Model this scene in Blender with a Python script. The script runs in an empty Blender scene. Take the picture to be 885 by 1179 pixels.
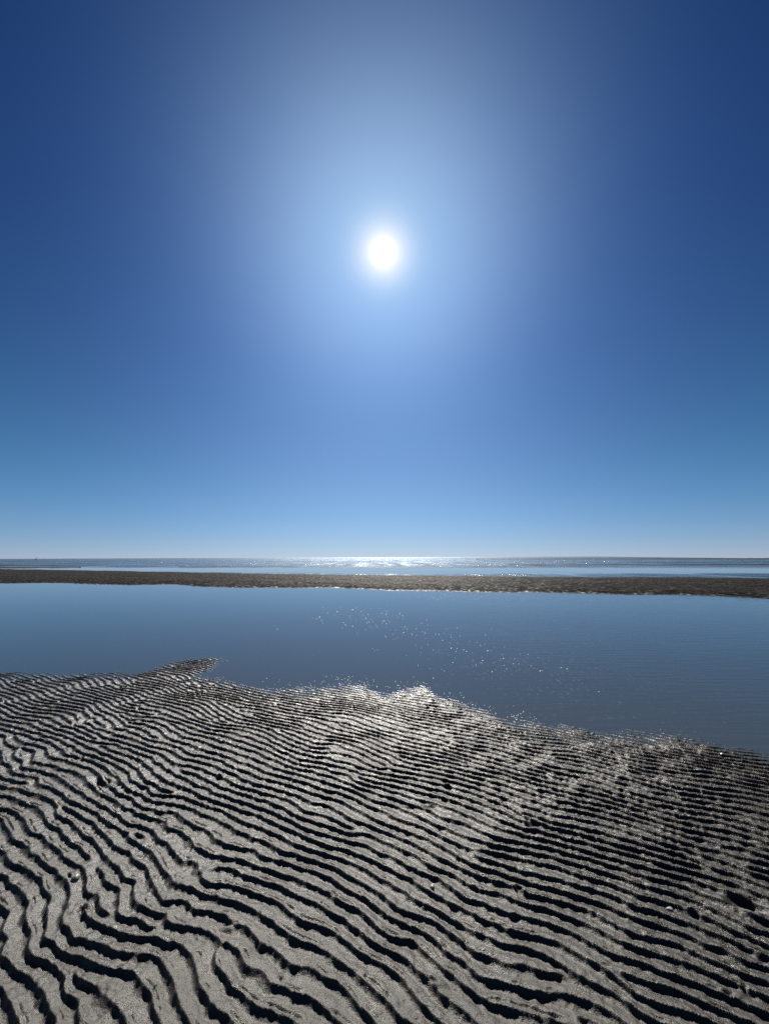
import bpy, math, random
import numpy as np

rng = np.random.default_rng(11)
random.seed(11)
C = bpy.context.scene.collection
EYE = 1.6                      # camera height above the water
SUN_EL, SUN_AZ = 40.7, 0.0     # degrees; azimuth measured from +Y (straight ahead)


# ------------------------------------------------------------------ helpers
def tag(o, label=None, cat=None, group=None, kind=None):
    if label: o['label'] = label
    if cat: o['category'] = cat
    if group: o['group'] = group
    if kind: o['kind'] = kind
    return o


def mesh_grid(name, P, mat, smooth=True):
    """P: (rows, cols, 3) -> one grid mesh object."""
    r, c, _ = P.shape
    me = bpy.data.meshes.new(name)
    me.vertices.add(r * c)
    me.vertices.foreach_set('co', P.reshape(-1).astype(np.float32))
    i = np.arange(r * c).reshape(r, c)
    q = np.stack([i[:-1, :-1], i[:-1, 1:], i[1:, 1:], i[1:, :-1]], -1).reshape(-1, 4)
    n = len(q)
    me.loops.add(n * 4)
    me.loops.foreach_set('vertex_index', q.reshape(-1).astype(np.int32))
    me.polygons.add(n)
    me.polygons.foreach_set('loop_start', np.arange(0, n * 4, 4, dtype=np.int32))
    me.polygons.foreach_set('use_smooth', np.full(n, smooth, dtype=bool))
    me.update(calc_edges=True)
    me.materials.append(mat)
    o = bpy.data.objects.new(name, me)
    C.objects.link(o)
    return o


def mesh_obj(name, V, F, mat, parent=None, smooth=False):
    me = bpy.data.meshes.new(name)
    me.from_pydata([tuple(v) for v in V], [], F)
    if smooth:
        me.polygons.foreach_set('use_smooth', np.ones(len(F), dtype=bool))
    me.update()
    me.materials.append(mat)
    o = bpy.data.objects.new(name, me)
    C.objects.link(o)
    if parent: o.parent = parent
    return o


def new_mat(name):
    m = bpy.data.materials.new(name)
    m.use_nodes = True
    nt = m.node_tree
    nt.nodes.clear()
    return m, nt


class NT:
    def __init__(s, nt): s.nt = nt
    def n(s, t, **kw):
        nd = s.nt.nodes.new(t)
        ins = kw.pop('ins', {})
        for k, v in kw.items(): setattr(nd, k, v)
        for k, v in ins.items():
            if isinstance(v, bpy.types.NodeSocket): s.nt.links.new(v, nd.inputs[k])
            else: nd.inputs[k].default_value = v
        return nd
    def math(s, op, a, b=0.0, c=0.0, clamp=False):
        return s.n('ShaderNodeMath', operation=op, use_clamp=clamp, ins={0: a, 1: b, 2: c}).outputs[0]
    def maprange(s, v, a, b, c, d, smooth=False):
        nd = s.n('ShaderNodeMapRange', ins={0: v, 1: a, 2: b, 3: c, 4: d})
        if smooth: nd.interpolation_type = 'SMOOTHSTEP'
        return nd.outputs[0]
    def noise(s, vec, scale, detail=3, rough=.5, out=0, **kw):
        return s.n('ShaderNodeTexNoise', ins={'Vector': vec, 'Scale': scale, 'Detail': detail, 'Roughness': rough, **kw}).outputs[out]
    def mixc(s, f, a, b):
        nd = s.n('ShaderNodeMix', data_type='RGBA')
        for k, v in ((0, f), (6, a), (7, b)):
            if isinstance(v, bpy.types.NodeSocket): s.nt.links.new(v, nd.inputs[k])
            else: nd.inputs[k].default_value = v
        return nd.outputs[2]
    def out(s, surf):
        o = s.n('ShaderNodeOutputMaterial')
        s.nt.links.new(surf, o.inputs[0])


def smooth(a, b, x):
    t = np.clip((x - a) / (b - a), 0, 1)
    return t * t * (3 - 2 * t)


# ------------------------------------------------------------------ materials
def sand_material(name, dark, pale, grain=1.0, rough=(.36, .62), spec=.5, wet=None, ts=1.0):
    m, nt = new_mat(name)
    g = NT(nt)
    co = g.n('ShaderNodeNewGeometry').outputs['Position']
    big = g.noise(co, 1.6 * ts, 4, .6)
    mid = g.noise(co, 28 * ts, 4, .65)
    fine = g.noise(co, 300, 3, .75)
    f = g.math('ADD', g.math('MULTIPLY', big, .35), g.math('ADD', g.math('MULTIPLY', mid, .35), g.math('MULTIPLY', fine, .45)))
    col = g.mixc(g.maprange(f, .38, .80, 0, 1), dark, pale)
    # scattered dark grains and tiny pores
    vor = g.n('ShaderNodeTexVoronoi', ins={'Vector': co, 'Scale': 130.0})
    keep = g.math('LESS_THAN', g.n('ShaderNodeSeparateColor', ins={0: vor.outputs['Color']}).outputs[0], .20)
    spot = g.math('MULTIPLY', keep, g.maprange(vor.outputs['Distance'], .15, .32, 1, 0))
    col = g.mixc(g.math('MULTIPLY', spot, .75), col, (.018, .016, .014, 1))
    r = g.maprange(g.noise(co, 9, 4, .6), .3, .72, rough[0], rough[1])
    if wet == 'moisture':      # soaked sand is darker and smoother than drained sand
        mo = g.n('ShaderNodeAttribute', attribute_name='moisture').outputs['Fac']
        k = g.maprange(mo, 0, 1, 1.0, .56)
        col = g.n('ShaderNodeVectorMath', operation='SCALE', ins={0: col, 'Scale': k}).outputs[0]
        r = g.math('MULTIPLY', r, g.maprange(mo, 0, 1, 1.0, .92))
        spec = g.maprange(mo, 0, 1, .42, .30)
    elif wet:      # the lowest centimetres are still soaked and shine
        z = g.n('ShaderNodeSeparateXYZ', ins={0: co}).outputs[2]
        dry = g.maprange(g.math('ADD', z, g.math('MULTIPLY', mid, .03)), wet[0], wet[1], 0, 1, True)
        r = g.math('ADD', g.math('MULTIPLY', r, dry), g.math('MULTIPLY', g.math('SUBTRACT', 1.0, dry), .42))
        spec = g.maprange(dry, 0, 1, .5, spec)
    # relief too small for the mesh: grains, grooves of a few millimetres, pores
    h = g.math('ADD', g.math('MULTIPLY', g.noise(co, 85, 5, .68), .0042), g.math('MULTIPLY', fine, .0010))
    h = g.math('SUBTRACT', h, g.math('MULTIPLY', spot, .0022))
    b = g.n('ShaderNodeBump', ins={'Strength': grain, 'Distance': 1.0, 'Height': h}).outputs[0]
    p = g.n('ShaderNodeBsdfPrincipled', ins={'Base Color': col, 'Roughness': r, 'Specular IOR Level': spec, 'Normal': b})
    g.out(p.outputs[0])
    return m


M_sand = sand_material('wet_sand', (.0165, .0146, .0112, 1), (.050, .0447, .0346, 1), rough=(.30, .55), wet='moisture')
M_bar = sand_material('bar_sand', (.003, .0028, .0025, 1), (.036, .034, .0305, 1), grain=.6, rough=(.6, .85), spec=.07, wet=(-.005, .04), ts=.2)  # coarse dark and pale mottling stands in for lit crests and shaded ripple faces
M_bed, _nt = new_mat('bed_sand')
_g = NT(_nt)
_g.out(_g.n('ShaderNodeBsdfPrincipled', ins={'Base Color': (.045, .045, .042, 1), 'Roughness': .8}).outputs[0])


def water_material(name, kind):
    m, nt = new_mat(name)
    g = NT(nt)
    co = g.n('ShaderNodeNewGeometry').outputs['Position']
    xyz = g.n('ShaderNodeSeparateXYZ', ins={0: co})
    X, Y = xyz.outputs[0], xyz.outputs[1]
    if kind == 'pool':
        # almost still: faint capillary wavelets, livelier towards the right
        st = g.n('ShaderNodeMapping', ins={'Vector': co, 'Rotation': (0, 0, math.radians(9)), 'Scale': (.12, 1.0, 1.0)}).outputs[0]
        w1 = g.noise(st, 15, 1, .4)
        w2 = g.noise(co, 5, 3, .55)
        live = g.maprange(g.math('ADD', X, g.math('MULTIPLY', g.noise(co, .35, 2), 4.0)), 1.0, 6.0, .12, 1.0, True)
        h = g.math('ADD', g.math('MULTIPLY', g.math('MULTIPLY', w1, live), .0034), g.math('MULTIPLY', w2, .0006))
        nrm = g.n('ShaderNodeBump', ins={'Strength': 1.0, 'Distance': 1.0, 'Height': h}).outputs[0]
        rough = .03
        gcol = (1, 1, 1, 1)
        clear = g.n('ShaderNodeBsdfTransparent', ins={0: (.72, .80, .82, 1)}).outputs[0]
        silt = g.n('ShaderNodeBsdfDiffuse', ins={0: (.058, .072, .080, 1)}).outputs[0]
        body = g.n('ShaderNodeMixShader', ins={0: .55, 1: clear, 2: silt}).outputs[0]
    else:
        # bands of wind-ruffled and of smooth water lying parallel to the bars
        wob = g.math('MULTIPLY', g.math('SUBTRACT', g.noise(co, .035, 3, .5), .5), 14.0)
        yy = g.math('ADD', g.math('ADD', Y, g.math('MULTIPLY', X, .16)), wob)
        ramp = g.n('ShaderNodeValToRGB', ins={0: g.math('DIVIDE', g.math('LOGARITHM', g.math('MAXIMUM', yy, 10.0), 10.0), 4.0)})
        cr = ramp.color_ramp
        def pos(d): return math.log10(d) / 4.0
        stops = [(10, .05), (34, .75), (38.5, .60), (41, .03), (57, .02), (61, .30), (64, .75), (100, .9), (135, .95), (150, .45), (165, .9), (280, 1.0), (420, .55), (520, .95), (4000, 1.0)]
        while len(cr.elements) < len(stops): cr.elements.new(.5)
        for e, (d, v) in zip(cr.elements, stops):
            e.position = pos(d); e.color = (v, v, v, 1)
        live = ramp.outputs[0]
        # gusts: streaks a few metres wide and long in the direction of view
        gust = g.noise(g.n('ShaderNodeMapping', ins={'Vector': co, 'Scale': (.28, .035, 1.0)}).outputs[0], 1.0, 4, .65)
        slick = g.noise(g.n('ShaderNodeCombineXYZ', ins={0: g.math('MULTIPLY', X, .006), 1: g.math('MULTIPLY', g.math('LOGARITHM', g.math('MAXIMUM', yy, 10.0), 10.0), 22.0)}).outputs[0], 1.0, 4, .6)
        live = g.math('MULTIPLY', live, g.maprange(slick, .36, .56, .35, 1.0))
        live = g.math('MULTIPLY', live, g.maprange(gust, .40, .60, .15, 1.15))
        cell = g.n('ShaderNodeMapping', ins={'Vector': co, 'Scale': (.5, 1.0, 1.0)}).outputs[0]
        w = g.math('ADD', g.math('MULTIPLY', g.noise(cell, 2.6, 4, .6), .17), g.math('MULTIPLY', g.noise(cell, .4, 3, .55), .42))
        h = g.math('MULTIPLY', w, live)
        nrm = g.n('ShaderNodeBump', ins={'Strength': 1.0, 'Distance': 1.0, 'Height': h}).outputs[0]
        rough = g.maprange(live, 0, 1, .04, .30)
        gcol = g.mixc(g.math('MINIMUM', live, 1.0), (1, 1, 1, 1), (.25, .32, .38, 1))
        body = g.n('ShaderNodeBsdfDiffuse', ins={0: (.012, .026, .036, 1)}).outputs[0]
    fr = g.n('ShaderNodeFresnel', ins={'IOR': 1.333, 'Normal': nrm}).outputs[0]
    gl = g.n('ShaderNodeBsdfGlossy', ins={'Color': gcol, 'Roughness': rough, 'Normal': nrm}).outputs[0]
    mx = g.n('ShaderNodeMixShader', ins={0: fr, 1: body, 2: gl}).outputs[0]
    g.out(mx)
    return m


M_pool = water_material('pool_water', 'pool')
M_sea = water_material('sea_water', 'sea')


def plain(name, col, rough=.6, bump=0.0, scale=60):
    m, nt = new_mat(name)
    g = NT(nt)
    co = g.n('ShaderNodeTexCoord').outputs['Object']
    n = g.noise(co, scale, 4, .6)
    c = g.mixc(g.maprange(n, .3, .7, 0, 1), tuple(x * .7 for x in col) + (1,), tuple(col) + (1,))
    ins = {'Base Color': c, 'Roughness': rough}
    if bump:
        ins['Normal'] = g.n('ShaderNodeBump', ins={'Strength': .6, 'Distance': bump, 'Height': n}).outputs[0]
    g.out(g.n('ShaderNodeBsdfPrincipled', ins=ins).outputs[0])
    return m


# ------------------------------------------------------------------ ripple field
DX = .008
NX, NY = 2304, 1600
X0, Y0 = -9.2, .0
LAM = .072


def spectrum(shape, dx, lam, theta, sr, st):
    """one-sided band-pass around the wave vector of length 1/lam pointing along theta"""
    ky = np.fft.fftfreq(shape[0], dx)[:, None]
    kx = np.fft.fftfreq(shape[1], dx)[None, :]
    k = np.hypot(kx, ky) + 1e-9
    a = np.arctan2(ky, kx) - theta
    a = (a + np.pi) % (2 * np.pi) - np.pi
    return np.exp(-((k * lam - 1) / sr) ** 2 / 2 - (a / st) ** 2 / 2).astype(np.float32)


def lowpass(shape, dx, wl, seed):
    r = np.random.default_rng(seed)
    ky = np.fft.fftfreq(shape[0], dx)[:, None]
    kx = np.fft.fftfreq(shape[1], dx)[None, :]
    g = np.exp(-((kx ** 2 + ky ** 2) * wl ** 2) / 2)
    f = np.fft.ifft2(np.fft.fft2(r.standard_normal(shape)) * g).real
    return ((f - f.mean()) / f.std()).astype(np.float32)


def bandpass(shape, dx, wl, seed, width=.45):
    r = np.random.default_rng(seed)
    ky = np.fft.fftfreq(shape[0], dx)[:, None]
    kx = np.fft.fftfreq(shape[1], dx)[None, :]
    k = np.hypot(kx, ky) + 1e-9
    g = np.exp(-(np.log(k * wl) / width) ** 2 / 2)
    f = np.fft.ifft2(np.fft.fft2(r.standard_normal(shape)) * g).real
    return (f / f.std()).astype(np.float32)


shape = (NY, NX)
gx = (X0 + np.arange(NX) * DX)[None, :]
gy = (Y0 + np.arange(NY) * DX)[:, None]
TH = math.atan2(-.88, -.475)                       # ripples advance towards the viewer and slightly left
jum = lowpass(shape, DX, 1.1, 3)
# disturbed patches: far left, lower left, and the glinting strip on the right
jm = np.clip(.26 + .28 * jum
             + .65 * np.exp(-((gx + 2.9) / 1.3) ** 2 - ((gy - 3.9) / 1.4) ** 2)
             + .55 * np.exp(-((gx + 1.3) / .8) ** 2 - ((gy - 1.9) / .8) ** 2)
             + .12 * np.exp(-((gx - 1.5) / .9) ** 2 - ((gy - 3.0) / .5) ** 2)
             - .35 * np.exp(-((gx - .1) / .8) ** 2 - ((gy - 3.4) / 1.3) ** 2), 0, 1).astype(np.float32)
S1 = spectrum(shape, DX, LAM, TH, .13, .16)
S2 = spectrum(shape, DX, LAM * .93, TH - .10, .26, .42)
Z = (rng.standard_normal(shape) + 1j * rng.standard_normal(shape)).astype(np.complex64)
for it in range(7):
    Fz = np.fft.fft2(Z)
    Z = (1 - jm) * np.fft.ifft2(Fz * S1) / max(1e-9, math.sqrt((S1 ** 2).mean())) + jm * np.fft.ifft2(Fz * S2) / max(1e-9, math.sqrt((S2 ** 2).mean()))
    A = np.abs(Z)
    Z = Z / (A + .12 * A.mean())
Z = Z.astype(np.complex64)
amp_n = lowpass(shape, DX, .10, 5)
groove = np.fft.ifft2(np.fft.fft2(rng.standard_normal(shape)) * np.exp(
    -(((np.fft.fftfreq(NX, DX)[None, :] * math.cos(TH) + np.fft.fftfreq(NY, DX)[:, None] * math.sin(TH)) * .02) ** 2
      + ((-np.fft.fftfreq(NX, DX)[None, :] * math.sin(TH) + np.fft.fftfreq(NY, DX)[:, None] * math.cos(TH)) * .055) ** 2) / 2 * 9)).real
groove = (groove / groove.std()).astype(np.float32)
micro = bandpass(shape, DX, .030, 7)
lump = bandpass(shape, DX, .060, 8)
patch = lowpass(shape, DX, .35, 9)
wig = bandpass(shape, DX, .17, 10, .4)


def sample(F, x, y):
    u = np.clip((x - X0) / DX, 0, NX - 1.001)
    v = np.clip((y - Y0) / DX, 0, NY - 1.001)
    i = u.astype(np.int32); j = v.astype(np.int32)
    fu = (u - i).astype(np.float32); fv = (v - j).astype(np.float32)
    return (F[j, i] * (1 - fu) * (1 - fv) + F[j, i + 1] * fu * (1 - fv)
            + F[j + 1, i] * (1 - fu) * fv + F[j + 1, i + 1] * fu * fv)


# waterline of the ripple flat, metres (x, y)
EDGE = [(-40, 6.5), (-14, 6.1), (-9, 5.9), (-5.43, 5.65), (-4.54, 5.48), (-3.76, 5.55), (-3.35, 5.46), (-2.43, 5.38), (-2.1, 5.16), (-1.48, 4.80),
        (-.87, 4.85), (-.47, 5.04), (-.30, 4.97), (-.03, 4.64), (.27, 4.78), (.48, 4.93), (.60, 4.63), (1.04, 4.16), (1.28, 3.84),
        (1.65, 3.76), (1.99, 3.65), (2.45, 3.63), (2.7, 3.54), (2.9, 3.37), (3.06, 3.26), (3.8, 2.75), (5.2, 2.2), (9, 1.4), (40, 0)]
EX, EY = np.array(EDGE).T
HOLES = [(1.62, 1.93, .060, .035, .024, -.3), (-1.98, 2.90, .11, .035, .020, -.25), (.27, 2.62, .035, .02, .014, 0), (.86, 2.46, .04, .022, .014, .2)]
for _ in range(150):
    yy = random.uniform(1.4, 4.6)
    xx = random.uniform(-1.1, 1.1) * (yy + .4)
    r = random.uniform(.006, .016)
    HOLES.append((xx, yy, r * random.uniform(1, 1.7), r, r * random.uniform(.5, 1.0) * random.choice((1, 1, -1)), random.uniform(-1, 1)))


def flat_height(x, y):
    e = np.interp(x, EX, EY)
    d = e - y                                        # > 0: dry side
    # a low tongue of sand reaching out into the pool on the left
    base = np.where(d > 0, .0 + .030 * (1 - np.exp(-d / 1.2)) + .006 * d, .055 * d)
    base = np.maximum(base, -.17 + 0 * d)
    ax, ay, bx, by = -3.05, 5.2, -2.86, 6.22
    t = np.clip(((x - ax) * (bx - ax) + (y - ay) * (by - ay)) / ((bx - ax) ** 2 + (by - ay) ** 2), 0, 1)
    dist = np.hypot((x - ax - t * (bx - ax)) / (1 + .5 * t), y - ay - t * (by - ay))
    base = np.maximum(base, .010 - .085 * np.clip(dist - .13 - .16 * (1 - t), 0, None) - .006 * t)
    wx = .06 * sample(lump * 0 + patch, x, y)
    z = sample(Z, x + wx * .3, y + .03 * sample(jum, x, y))
    a = np.abs(z)
    s = (np.angle(z) / (2 * np.pi) + .045 * sample(wig, x, y) * (.5 + .9 * sample(jm, x, y))) % 1.0
    CR = .68 + .02 * sample(amp_n, x, y).clip(-1.5, 1.5)
    up = np.clip(s / CR, 0, 1)
    dn = np.clip((s - CR) / (1 - CR), 0, 1)
    prof = np.where(s < CR, .22 * up + .78 * np.sin(up * np.pi / 2) ** 1.2, (1 - dn) ** 3.0)
    far = smooth(12.0, 8.5, np.abs(x)) * smooth(11.5, 9.0, y) * smooth(.2, .9, y)
    amp = .0164 * np.clip(a * 1.55, .15, 1) * (1 + .05 * sample(amp_n, x, y).clip(-2, 2)) * far
    z_ = amp * (prof - .45)
    # slots scoured along the backs of the ripples
    gm = smooth(.25, .7, sample(groove, x, y)) * smooth(.6, .9, a)
    q_ = s - CR * .66
    z_ -= .0092 * gm * np.exp(-(q_ / np.where(q_ < 0, .05, .11)) ** 2) * far
    z_ += (.00050 * sample(micro, x, y) + .0009 * sample(lump, x, y) * (1 + .8 * sample(jm, x, y))) * far
    z_ += .0022 * sample(patch, x, y) * far
    z_ *= 1 - .20 * smooth(.7, 0, d) * smooth(-1.5, -.5, x)        # ripples die down towards the wet edge in the middle and on the right
    out = base + z_
    for hx, hy, ra, rb, dep, ro in HOLES:
        m = (np.abs(x - hx) < 3.2 * ra) & (np.abs(y - hy) < 3.2 * ra)
        if m.any():
            dx_, dy_ = x[m] - hx, y[m] - hy
            c, s_ = math.cos(ro), math.sin(ro)
            q = ((dx_ * c + dy_ * s_) / ra) ** 2 + ((-dx_ * s_ + dy_ * c) / rb) ** 2
            out[m] += dep * (-np.exp(-q * 1.2) + .35 * np.exp(-(np.sqrt(q) - 1.5) ** 2 * 3))
    return out


# ------------------------------------------------------------------ sand flat (fine in front, coarse outwards)
ys = [-30, -15, -8, -4, -2, -1, -.4, 0, .3, .6, .8, .95]
y = 1.05
while y < 7.0:
    ys.append(y); y += .0032 + .00115 * (y - 1.05)
while y < 13:
    ys.append(y); y += .02 + .05 * (y - 7)
ys = np.array(ys)
uc = np.linspace(-1, 1, 1501)
w = 1.25 * (np.clip(ys, 1.0, 8) + .75)
inner = uc[None, :] * w[:, None]
outer = np.array([1.02, 1.06, 1.12, 1.2, 1.35, 1.6, 2.0, 3.0, 5.0, 9.0])
XX = np.concatenate([-(outer[::-1])[None, :] * w[:, None], inner, outer[None, :] * w[:, None]], 1)
YY = np.repeat(ys[:, None], XX.shape[1], 1)
ZZ = flat_height(XX, YY)
ee = np.interp(XX, EX, EY) - YY
wetness = smooth(3.0, .1, ee + .22 * np.clip(sample(jum, XX, YY), -2, 2) + .2 * np.clip(sample(patch, XX, YY), -2, 2) - 1.1 * smooth(0, 2.0, XX) + 1.5 * smooth(-.6, -2.4, XX))
sand = mesh_grid('sand_flat', np.stack([XX, YY, ZZ], -1), M_sand)
at_ = sand.data.attributes.new('moisture', 'FLOAT', 'POINT')
at_.data.foreach_set('value', wetness.reshape(-1).astype(np.float32))
tag(sand, kind='structure', label='dark wet sand flat covered in wavy ripple ridges')

# ------------------------------------------------------------------ sandbar across the pool
BN = np.array([(-260, 60), (-120, 42), (-60, 31), (-34, 27.0), (-25.83, 26.2), (-22.54, 26.3), (-15.6, 23.96), (-10.8, 22.4), (-7.0, 21.9), (-1.96, 20.5), (2.38, 19.0),
               (6.5, 18.4), (10, 17.4), (12.98, 16.3), (14.78, 15.1), (20, 12.5), (30, 9), (60, 4), (120, 0)]).T
BF = np.array([(-260, 130), (-120, 84), (-58.8, 59.5), (-46.1, 54), (-31, 47.4), (-20.6, 42.4), (-12.2, 38.4), (-3.3, 34.9), (4.3, 33.0), (11, 31.2),
               (17, 29.6), (22.7, 28.5), (26.7, 27.1), (40, 24), (60, 20), (120, 12)]).T


def fbm(x, y, seed, oct_=4):
    r = np.random.default_rng(seed)
    f = np.zeros_like(x)
    for o in range(oct_):
        for k in range(5):
            a = r.uniform(0, 2 * np.pi); p = r.uniform(0, 6.28)
            f += np.sin((x * math.cos(a) + y * math.sin(a)) * 2 ** o * r.uniform(.7, 1.4) + p) / 2 ** o / 3
    return f


bx = np.concatenate([np.linspace(-250, -62, 240)[:-1], np.linspace(-62, 32, 1750)[:-1], np.linspace(32, 110, 160)])
vv = np.linspace(-.2, 1.12, 620)
yn = np.interp(bx, BN[0], BN[1]); yf = np.interp(bx, BF[0], BF[1])
PX = np.repeat(bx[None, :], len(vv), 0)
PY = yn[None, :] + vv[:, None] * (yf - yn)[None, :]
wid = np.repeat((yf - yn)[None, :], len(vv), 0)
dn_ = np.minimum(vv[:, None] * wid, (1 - vv[:, None]) * wid)     # metres inside the bar
edge_n = .55 * fbm(PX * .55, PY * .55, 21, 4)
dd = dn_ + edge_n
bz = np.where(dd > 0, .105 * (1 - np.exp(-dd / 1.6)), .05 * dd)
bz = np.maximum(bz, -.45)
# its own, rougher ripples
BDX = .05
bshape = (1024, 2048)
Sb = spectrum(bshape, BDX, .30, math.atan2(-.97, -.2), .32, .75)
Zb = (rng.standard_normal(bshape) + 1j * rng.standard_normal(bshape)).astype(np.complex64)
for it in range(2):
    Zb = np.fft.ifft2(np.fft.fft2(Zb) * Sb); Zb = Zb / (np.abs(Zb) + .2 * np.abs(Zb).mean())
bu_ = (PX + 62) / BDX; bv_ = PY / BDX
bi = np.floor(bu_).astype(int); bj = np.floor(bv_).astype(int); fu_ = bu_ - bi; fv_ = bv_ - bj
bi %= 2048; bj %= 1024; bi1 = (bi + 1) % 2048; bj1 = (bj + 1) % 1024
ZB = Zb[bj, bi] * (1 - fu_) * (1 - fv_) + Zb[bj, bi1] * fu_ * (1 - fv_) + Zb[bj1, bi] * (1 - fu_) * fv_ + Zb[bj1, bi1] * fu_ * fv_
sb = (np.angle(ZB) / (2 * np.pi)) % 1
bz += .095 * (np.where(sb < .68, sb / .68, (1 - sb) / .32) - .5) * np.clip(np.abs(ZB), .1, 1)
bz += .012 * fbm(PX * 1.7, PY * 1.7, 23, 2)
bar = mesh_grid('sandbar', np.stack([PX, PY, bz], -1), M_bar)
tag(bar, kind='structure', label='long brown sandbar lying across the water')


# thin bars farther out
def thin_bar(name, pts, half, high, label):
    P = np.array(pts, float)
    seg = np.r_[0, np.cumsum(np.hypot(*np.diff(P, axis=0).T))]
    n = max(60, int(seg[-1] / .5))
    t = np.linspace(0, seg[-1], n)
    cx = np.interp(t, seg, P[:, 0]); cy = np.interp(t, seg, P[:, 1]); hw = np.interp(t, seg, half)
    v = np.linspace(-1.5, 1.5, 25)
    x = np.repeat(cx[None], 25, 0); yv = cy[None] + v[:, None] * hw[None]
    z = high * (1 - v[:, None] ** 2 * np.ones_like(x)) + .35 * high * fbm(x * .8, yv * .8, 31, 3)
    z = np.maximum(z, -.4)
    return tag(mesh_grid(name, np.stack([x, yv, z], -1), M_bar), kind='structure', label=label)


thin_bar('sand_spit', [(-130, 92), (-75, 71.5), (-66, 69.5), (-60, 70.0), (-56, 71.5)], [5, 3.2, 2.6, 2.0, .3], .12, 'dark sand spit reaching in from the left beyond the long sandbar')
thin_bar('sand_spit', [(-150, 118), (-95, 97), (-85, 93), (-79, 93)], [5, 3, 2.4, .3], .10, 'farther thin sand spit at the left edge of the sea')
thin_bar('sand_strip', [(-38, 72), (-22, 69.1), (-6.3, 65.3), (5.4, 64.6), (20, 64)], [.4, 1.5, 1.6, 1.4, .2], .07, 'hair thin dark sand strip showing in the middle of the bright channel')
thin_bar('sand_strip', [(60, 252), (90, 240), (170, 205), (260, 175), (400, 130)], [2, 22, 26, 26, 20], .30, 'thin far sand strip just under the horizon at right')

thin_bar('sand_strip', [(24, 75), (40, 72.5), (55, 71), (75, 68.5), (110, 60), (160, 45)], [.2, 2.0, 2.6, 2.8, 3, 3], .10, 'thin dark sand strip beyond the bright channel at right')

# ------------------------------------------------------------------ water
mx_ = np.concatenate([np.linspace(-250, -70, 40)[:-1], np.linspace(-70, 60, 120)[:-1], np.linspace(60, 110, 20)])
mid = np.interp(mx_, BN[0], BN[1]) * .55 + np.interp(mx_, BF[0], BF[1]) * .45
tt = np.linspace(0, 1, 40)
yb = -30.0
Pw = np.stack([np.repeat(mx_[None], 40, 0), yb + tt[:, None] * (mid - yb)[None], np.zeros((40, len(mx_)))], -1)
pool = mesh_grid('pool_water', Pw, M_pool)
tag(pool, kind='structure', label='calm shallow tidal pool reflecting the sky')
far_y = np.array([0, .002, .006, .015, .04, .1, .25, .5, 1.0]) ** 1.0
sx = mx_.copy()
Ps = []
for q in far_y:
    spread = 1 + q * 120
    Ps.append(np.stack([sx * spread, mid + q * (25000 - mid), np.zeros(len(sx))], -1))
sea = mesh_grid('sea', np.array(Ps), M_sea)
tag(sea, kind='structure', label='open sea with ruffled and smooth bands out to the horizon')
bed = mesh_grid('seabed', np.array([[(-300, -40, -.19), (300, -40, -.19)], [(-300, 140, -.19), (300, 140, -.19)]], float), M_bed)
tag(bed, kind='structure', label='dark sandy bed under the shallow pool')

# ------------------------------------------------------------------ white flecks standing in for sun glints on the pool (too many and too small to count)
V, F = [], []
def dome(x, y, r, z=0.0):
    b = len(V); n = 7
    for k in range(n):
        a = 2 * math.pi * k / n; rr = r * random.uniform(.75, 1.2)
        V.append((x + rr * math.cos(a), y + rr * math.sin(a), z + .0015))
    for k in range(n):
        a = 2 * math.pi * (k + .5) / n
        V.append((x + .6 * r * math.cos(a), y + .6 * r * math.sin(a), z + r * .45))
    V.append((x, y, z + r * .6))
    for k in range(n):
        F.append((b + k, b + (k + 1) % n, b + n + k)); F.append((b + (k + 1) % n, b + n + (k + 1) % n, b + n + k))
        F.append((b + n + k, b + n + (k + 1) % n, b + 2 * n))
GLINTS = []
for _ in range(190):            # a loose scatter across the middle of the pool, curving towards the right-hand shore
    t = random.random()
    cx = -.9 + 3.0 * t + random.gauss(0, .55) * (1.4 - .6 * t); cy = 11.5 - 5.9 * t + random.gauss(0, 1.1) * (1 - .55 * t)
    GLINTS.append((cx, cy, random.choice((.005, .006, .008, .010, .014)) * (cy / 8)))
for _ in range(260):            # more of these painted sparkles along the waterline in the middle
    x = random.uniform(-1.6, 1.5)
    yy = np.interp(x, EX, EY) + abs(random.gauss(0, .22)) + .03
    GLINTS.append((x, yy, random.choice((.003, .004, .005, .007))))
for x, yy, r in GLINTS: dome(x, yy, r)
M_glint = plain('glint', (.82, .84, .84), .5)
tag(mesh_obj('glint_flecks', V, F, M_glint, smooth=True), kind='stuff', label='tiny white flecks standing in for sun glints on the calm pool')

# ------------------------------------------------------------------ small things lying on the sand
def ground_z(x, y):
    return float(flat_height(np.array([[x]], float), np.array([[y]], float))[0, 0])


def pebble(x, y, r, label, mat, flat=.6, seed=1):
    r_ = np.random.default_rng(seed)
    V_, F_ = [], []
    n, m = 14, 9
    ph = r_.uniform(0, 6, 6)
    for i in range(m + 1):
        t = math.pi * i / m
        for k in range(n):
            a = 2 * math.pi * k / n
            q = 1 + .13 * math.sin(2 * a + ph[0]) * math.sin(t) + .09 * math.sin(3 * a + ph[1]) * math.sin(t) + .06 * math.cos(2 * t + ph[2])
            V_.append((r * q * math.sin(t) * math.cos(a) * 1.2, r * q * math.sin(t) * math.sin(a), r * flat * q * math.cos(t)))
    for i in range(m):
        for k in range(n):
            F_.append((i * n + k, (i + 1) * n + k, (i + 1) * n + (k + 1) % n, i * n + (k + 1) % n))
    o = mesh_obj('pebble', V_, F_, mat, smooth=True)
    o.location = (x, y, ground_z(x, y) + r * flat * .45)
    o.rotation_euler = (0, 0, r_.uniform(0, 6))
    return tag(o, label, 'pebble', 'small pebbles on the sand flat')


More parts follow.
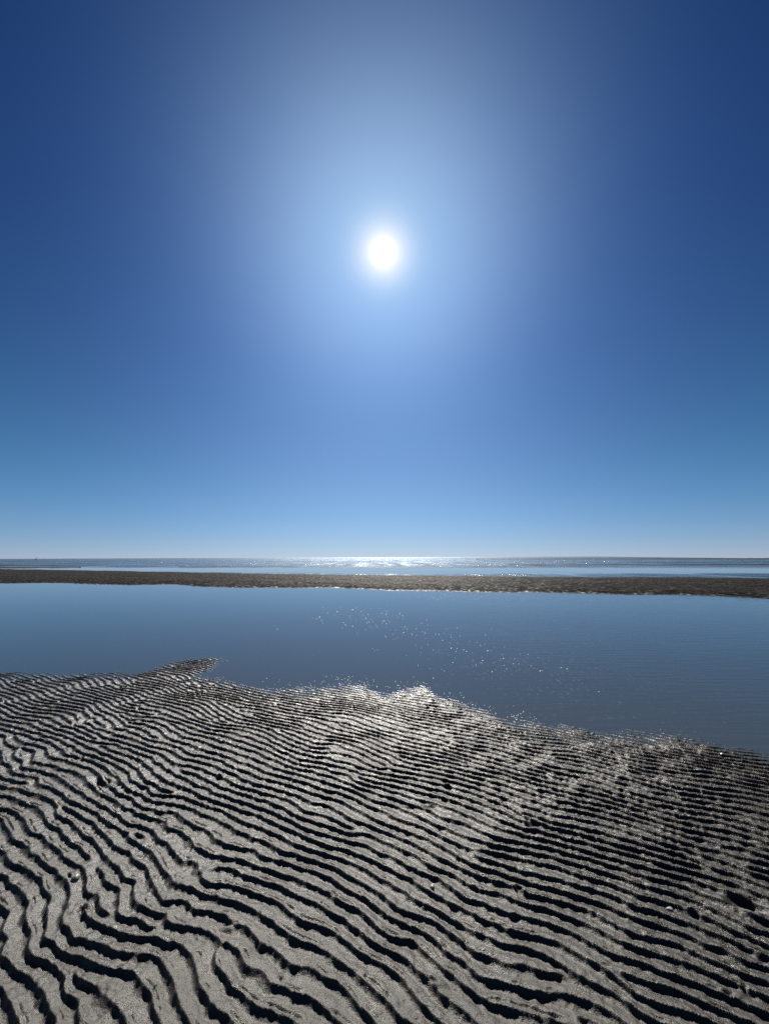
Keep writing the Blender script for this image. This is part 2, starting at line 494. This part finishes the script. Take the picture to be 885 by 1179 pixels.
M_peb = plain('grey_stone', (.17, .16, .14), .45, .002, 220)
M_peb2 = plain('pale_stone', (.30, .29, .26), .4, .002, 220)
pebble(-1.51, 2.07, .017, 'round grey pebble among broken ripples near the lower left edge', M_peb, .8, 1)
pebble(.22, 2.02, .011, 'small pale pebble in a forked trough below the middle of the flat', M_peb2, .8, 2)
pebble(1.27, 1.92, .011, 'pale wet pebble just left of the deep hollow at right', M_peb2, .7, 3)


def shell(x, y, r, rot, label):
    V_, F_ = [], []
    n, m = 22, 8
    for i in range(m + 1):
        t = i / m
        for k in range(n + 1):
            a = math.radians(-68 + 136 * k / n)
            rib = 1 + .035 * math.cos(k * math.pi)
            V_.append((r * t * math.sin(a) * rib, r * (t * math.cos(a) - .5) * rib, r * .42 * math.sin(math.pi * min(1, t * .92 + .08)) * (math.cos(a * 1.2) * .7 + .3) * rib))
    for i in range(m):
        for k in range(n):
            F_.append((i * (n + 1) + k, (i + 1) * (n + 1) + k, (i + 1) * (n + 1) + k + 1, i * (n + 1) + k + 1))
    o = mesh_obj('seashell', V_, F_, M_shell, smooth=True)
    sm = o.modifiers.new('thick', 'SOLIDIFY'); sm.thickness = .0018
    o.location = (x, y, ground_z(x, y) + .004); o.rotation_euler = (.15, 0, rot)
    return tag(o, label, 'seashell', 'shells on the sand flat')


M_shell = plain('shell_white', (.78, .75, .69), .35, .001, 160)
shell(2.70, 3.30, .018, .5, 'pale shell near the water edge at the far right of the flat')

# navigation buoy far out on the left
buoy = bpy.data.objects.new('navigation_buoy', None)
C.objects.link(buoy)
buoy.location = (-499.7, 556.4, 0)
buoy.scale = (.8, .8, .8)
tag(buoy, 'tiny dark navigation buoy standing on the left part of the horizon', 'buoy')
M_buoy = plain('buoy_paint', (.10, .12, .13), .5, 0, 2)


def lathe(name, prof, mat, parent, n=20):
    V_, F_ = [], []
    for r, z in prof:
        for k in range(n):
            a = 2 * math.pi * k / n
            V_.append((r * math.cos(a), r * math.sin(a), z))
    for i in range(len(prof) - 1):
        for k in range(n):
            F_.append((i * n + k, i * n + (k + 1) % n, (i + 1) * n + (k + 1) % n, (i + 1) * n + k))
    return mesh_obj(name, V_, F_, mat, parent, smooth=True)


lathe('float', [(.02, -.5), (1.3, -.45), (1.5, -.1), (1.5, .5), (1.3, .75), (.02, .8)], M_buoy, buoy)
lathe('mast', [(.02, .8), (.62, .8), (.42, 2.4), (.34, 2.45), (.30, 3.5), (.02, 3.55)], M_buoy, buoy)
lathe('topmark', [(.02, 3.5), (.14, 3.5), (.14, 3.75), (.62, 3.8), (.05, 4.9), (.02, 4.92)], M_buoy, buoy)

# ------------------------------------------------------------------ light
w_ = bpy.data.worlds.new('World')
bpy.context.scene.world = w_
w_.use_nodes = True
nt = w_.node_tree
nt.nodes.clear()
g = NT(nt)
sky = g.n('ShaderNodeTexSky', sky_type='NISHITA', sun_disc=False, sun_elevation=math.radians(SUN_EL), sun_rotation=math.radians(SUN_AZ),
          altitude=0, air_density=1.0, dust_density=0.0, ozone_density=6.0)
el, az = math.radians(SUN_EL), math.radians(SUN_AZ)
sd = (math.sin(az) * math.cos(el), math.cos(az) * math.cos(el), math.sin(el))
dirv = g.n('ShaderNodeVectorMath', operation='NORMALIZE', ins={0: g.n('ShaderNodeTexCoord').outputs['Generated']}).outputs[0]
dot = g.n('ShaderNodeVectorMath', operation='DOT_PRODUCT', ins={0: dirv, 1: sd}).outputs['Value']
ang = g.math('MULTIPLY', g.math('ARCCOSINE', g.math('MINIMUM', dot, 1.0)), 180 / math.pi)
EXPOSURE = .8
SKY_STRENGTH = .05


def lobe(a, wdt, p=1.0):
    return g.math('MULTIPLY', g.math('EXPONENT', g.math('MULTIPLY', g.math('POWER', g.math('DIVIDE', ang, wdt), p), -1.0)), a)


def tint(v, c):
    return g.n('ShaderNodeVectorMath', operation='SCALE', ins={0: c, 'Scale': v}).outputs[0]


def vadd(a, b):
    return g.n('ShaderNodeVectorMath', operation='ADD', ins={0: a, 1: b}).outputs[0]


# deep, clear maritime blue: the sky's own contrast raised a little, a pale band low down, the aureole round the sun
deep = g.n('ShaderNodeGamma', ins={0: tint(.06, sky.outputs[0]), 1: 1.3}).outputs[0]
deep = g.n('ShaderNodeVectorMath', operation='MULTIPLY', ins={0: deep, 1: (.012, .143, .623)}).outputs[0]
elev = g.n('ShaderNodeMath', operation='MAXIMUM', ins={0: g.n('ShaderNodeSeparateXYZ', ins={0: dirv}).outputs[2], 1: 0.0}).outputs[0]
def low(k):
    return g.math('EXPONENT', g.math('MULTIPLY', elev, -k))
deep = vadd(deep, vadd(tint(low(16.0), (.263, .01, .0)), tint(low(5.0), (.083, .36, .375))))
glow = vadd(tint(lobe(2.6, .95, 2.2), (1, .97, .92)), tint(lobe(.85, 2.7, 1.7), (1, .68, .34)))
up_ = g.math('ADD', g.math('MULTIPLY', g.n('ShaderNodeSeparateXYZ', ins={0: dirv}).outputs[2], .75), .50)
glow = vadd(glow, tint(g.math('MULTIPLY', up_, lobe(1.0, 15.6, 2.0)), (.315, .385, .49)))
glow = vadd(glow, tint(g.math('MULTIPLY', lobe(1.0, 38.0, 2.0), low(2.0)), (.03, .05, .09)))
glow = vadd(glow, tint(lobe(1.0, 11.0), (.0, .11, .05)))
glow = vadd(glow, tint(g.math('MULTIPLY', lobe(1.0, 30.0, 2.0), low(6.0)), (.968, .882, .02)))
glow = vadd(glow, tint(g.math('MULTIPLY', lobe(1.0, 30.0, 2.0), low(2.0)), (.086, .297, .889)))
tot = tint(2 ** -EXPOSURE / SKY_STRENGTH, vadd(deep, glow))
bg = g.n('ShaderNodeBackground', ins={0: tot, 1: SKY_STRENGTH})
ow = g.n('ShaderNodeOutputWorld')
nt.links.new(bg.outputs[0], ow.inputs[0])

L = bpy.data.lights.new('sun', 'SUN')
L.energy = 5.0
L.angle = math.radians(.53)
L.color = (1, .95, .87)
so = bpy.data.objects.new('sun', L)
C.objects.link(so)
so.rotation_euler = (math.radians(-(90 - SUN_EL)), 0, math.radians(-SUN_AZ))

# ------------------------------------------------------------------ camera
cam = bpy.data.cameras.new('camera')
cam.sensor_fit = 'VERTICAL'
cam.sensor_height = 24
cam.lens = 24 * 443 / 1179
cam.clip_start = .05
cam.clip_end = 60000
co_ = bpy.data.objects.new('camera', cam)
C.objects.link(co_)
co_.location = (0, 0, EYE)
co_.rotation_mode = 'XYZ'
from mathutils import Matrix
co_.matrix_world = Matrix.Translation((0, 0, EYE)) @ Matrix.Rotation(math.radians(90 + 6.71), 4, 'X') @ Matrix.Rotation(math.radians(-.23), 4, 'Z')
sc = bpy.context.scene
sc.camera = co_
sc.view_settings.view_transform = 'Standard'
sc.view_settings.look = 'None'
sc.view_settings.gamma = 1
sc.view_settings.use_curve_mapping = False
sc.view_settings.exposure = EXPOSURE
sc.cycles.use_denoising = False
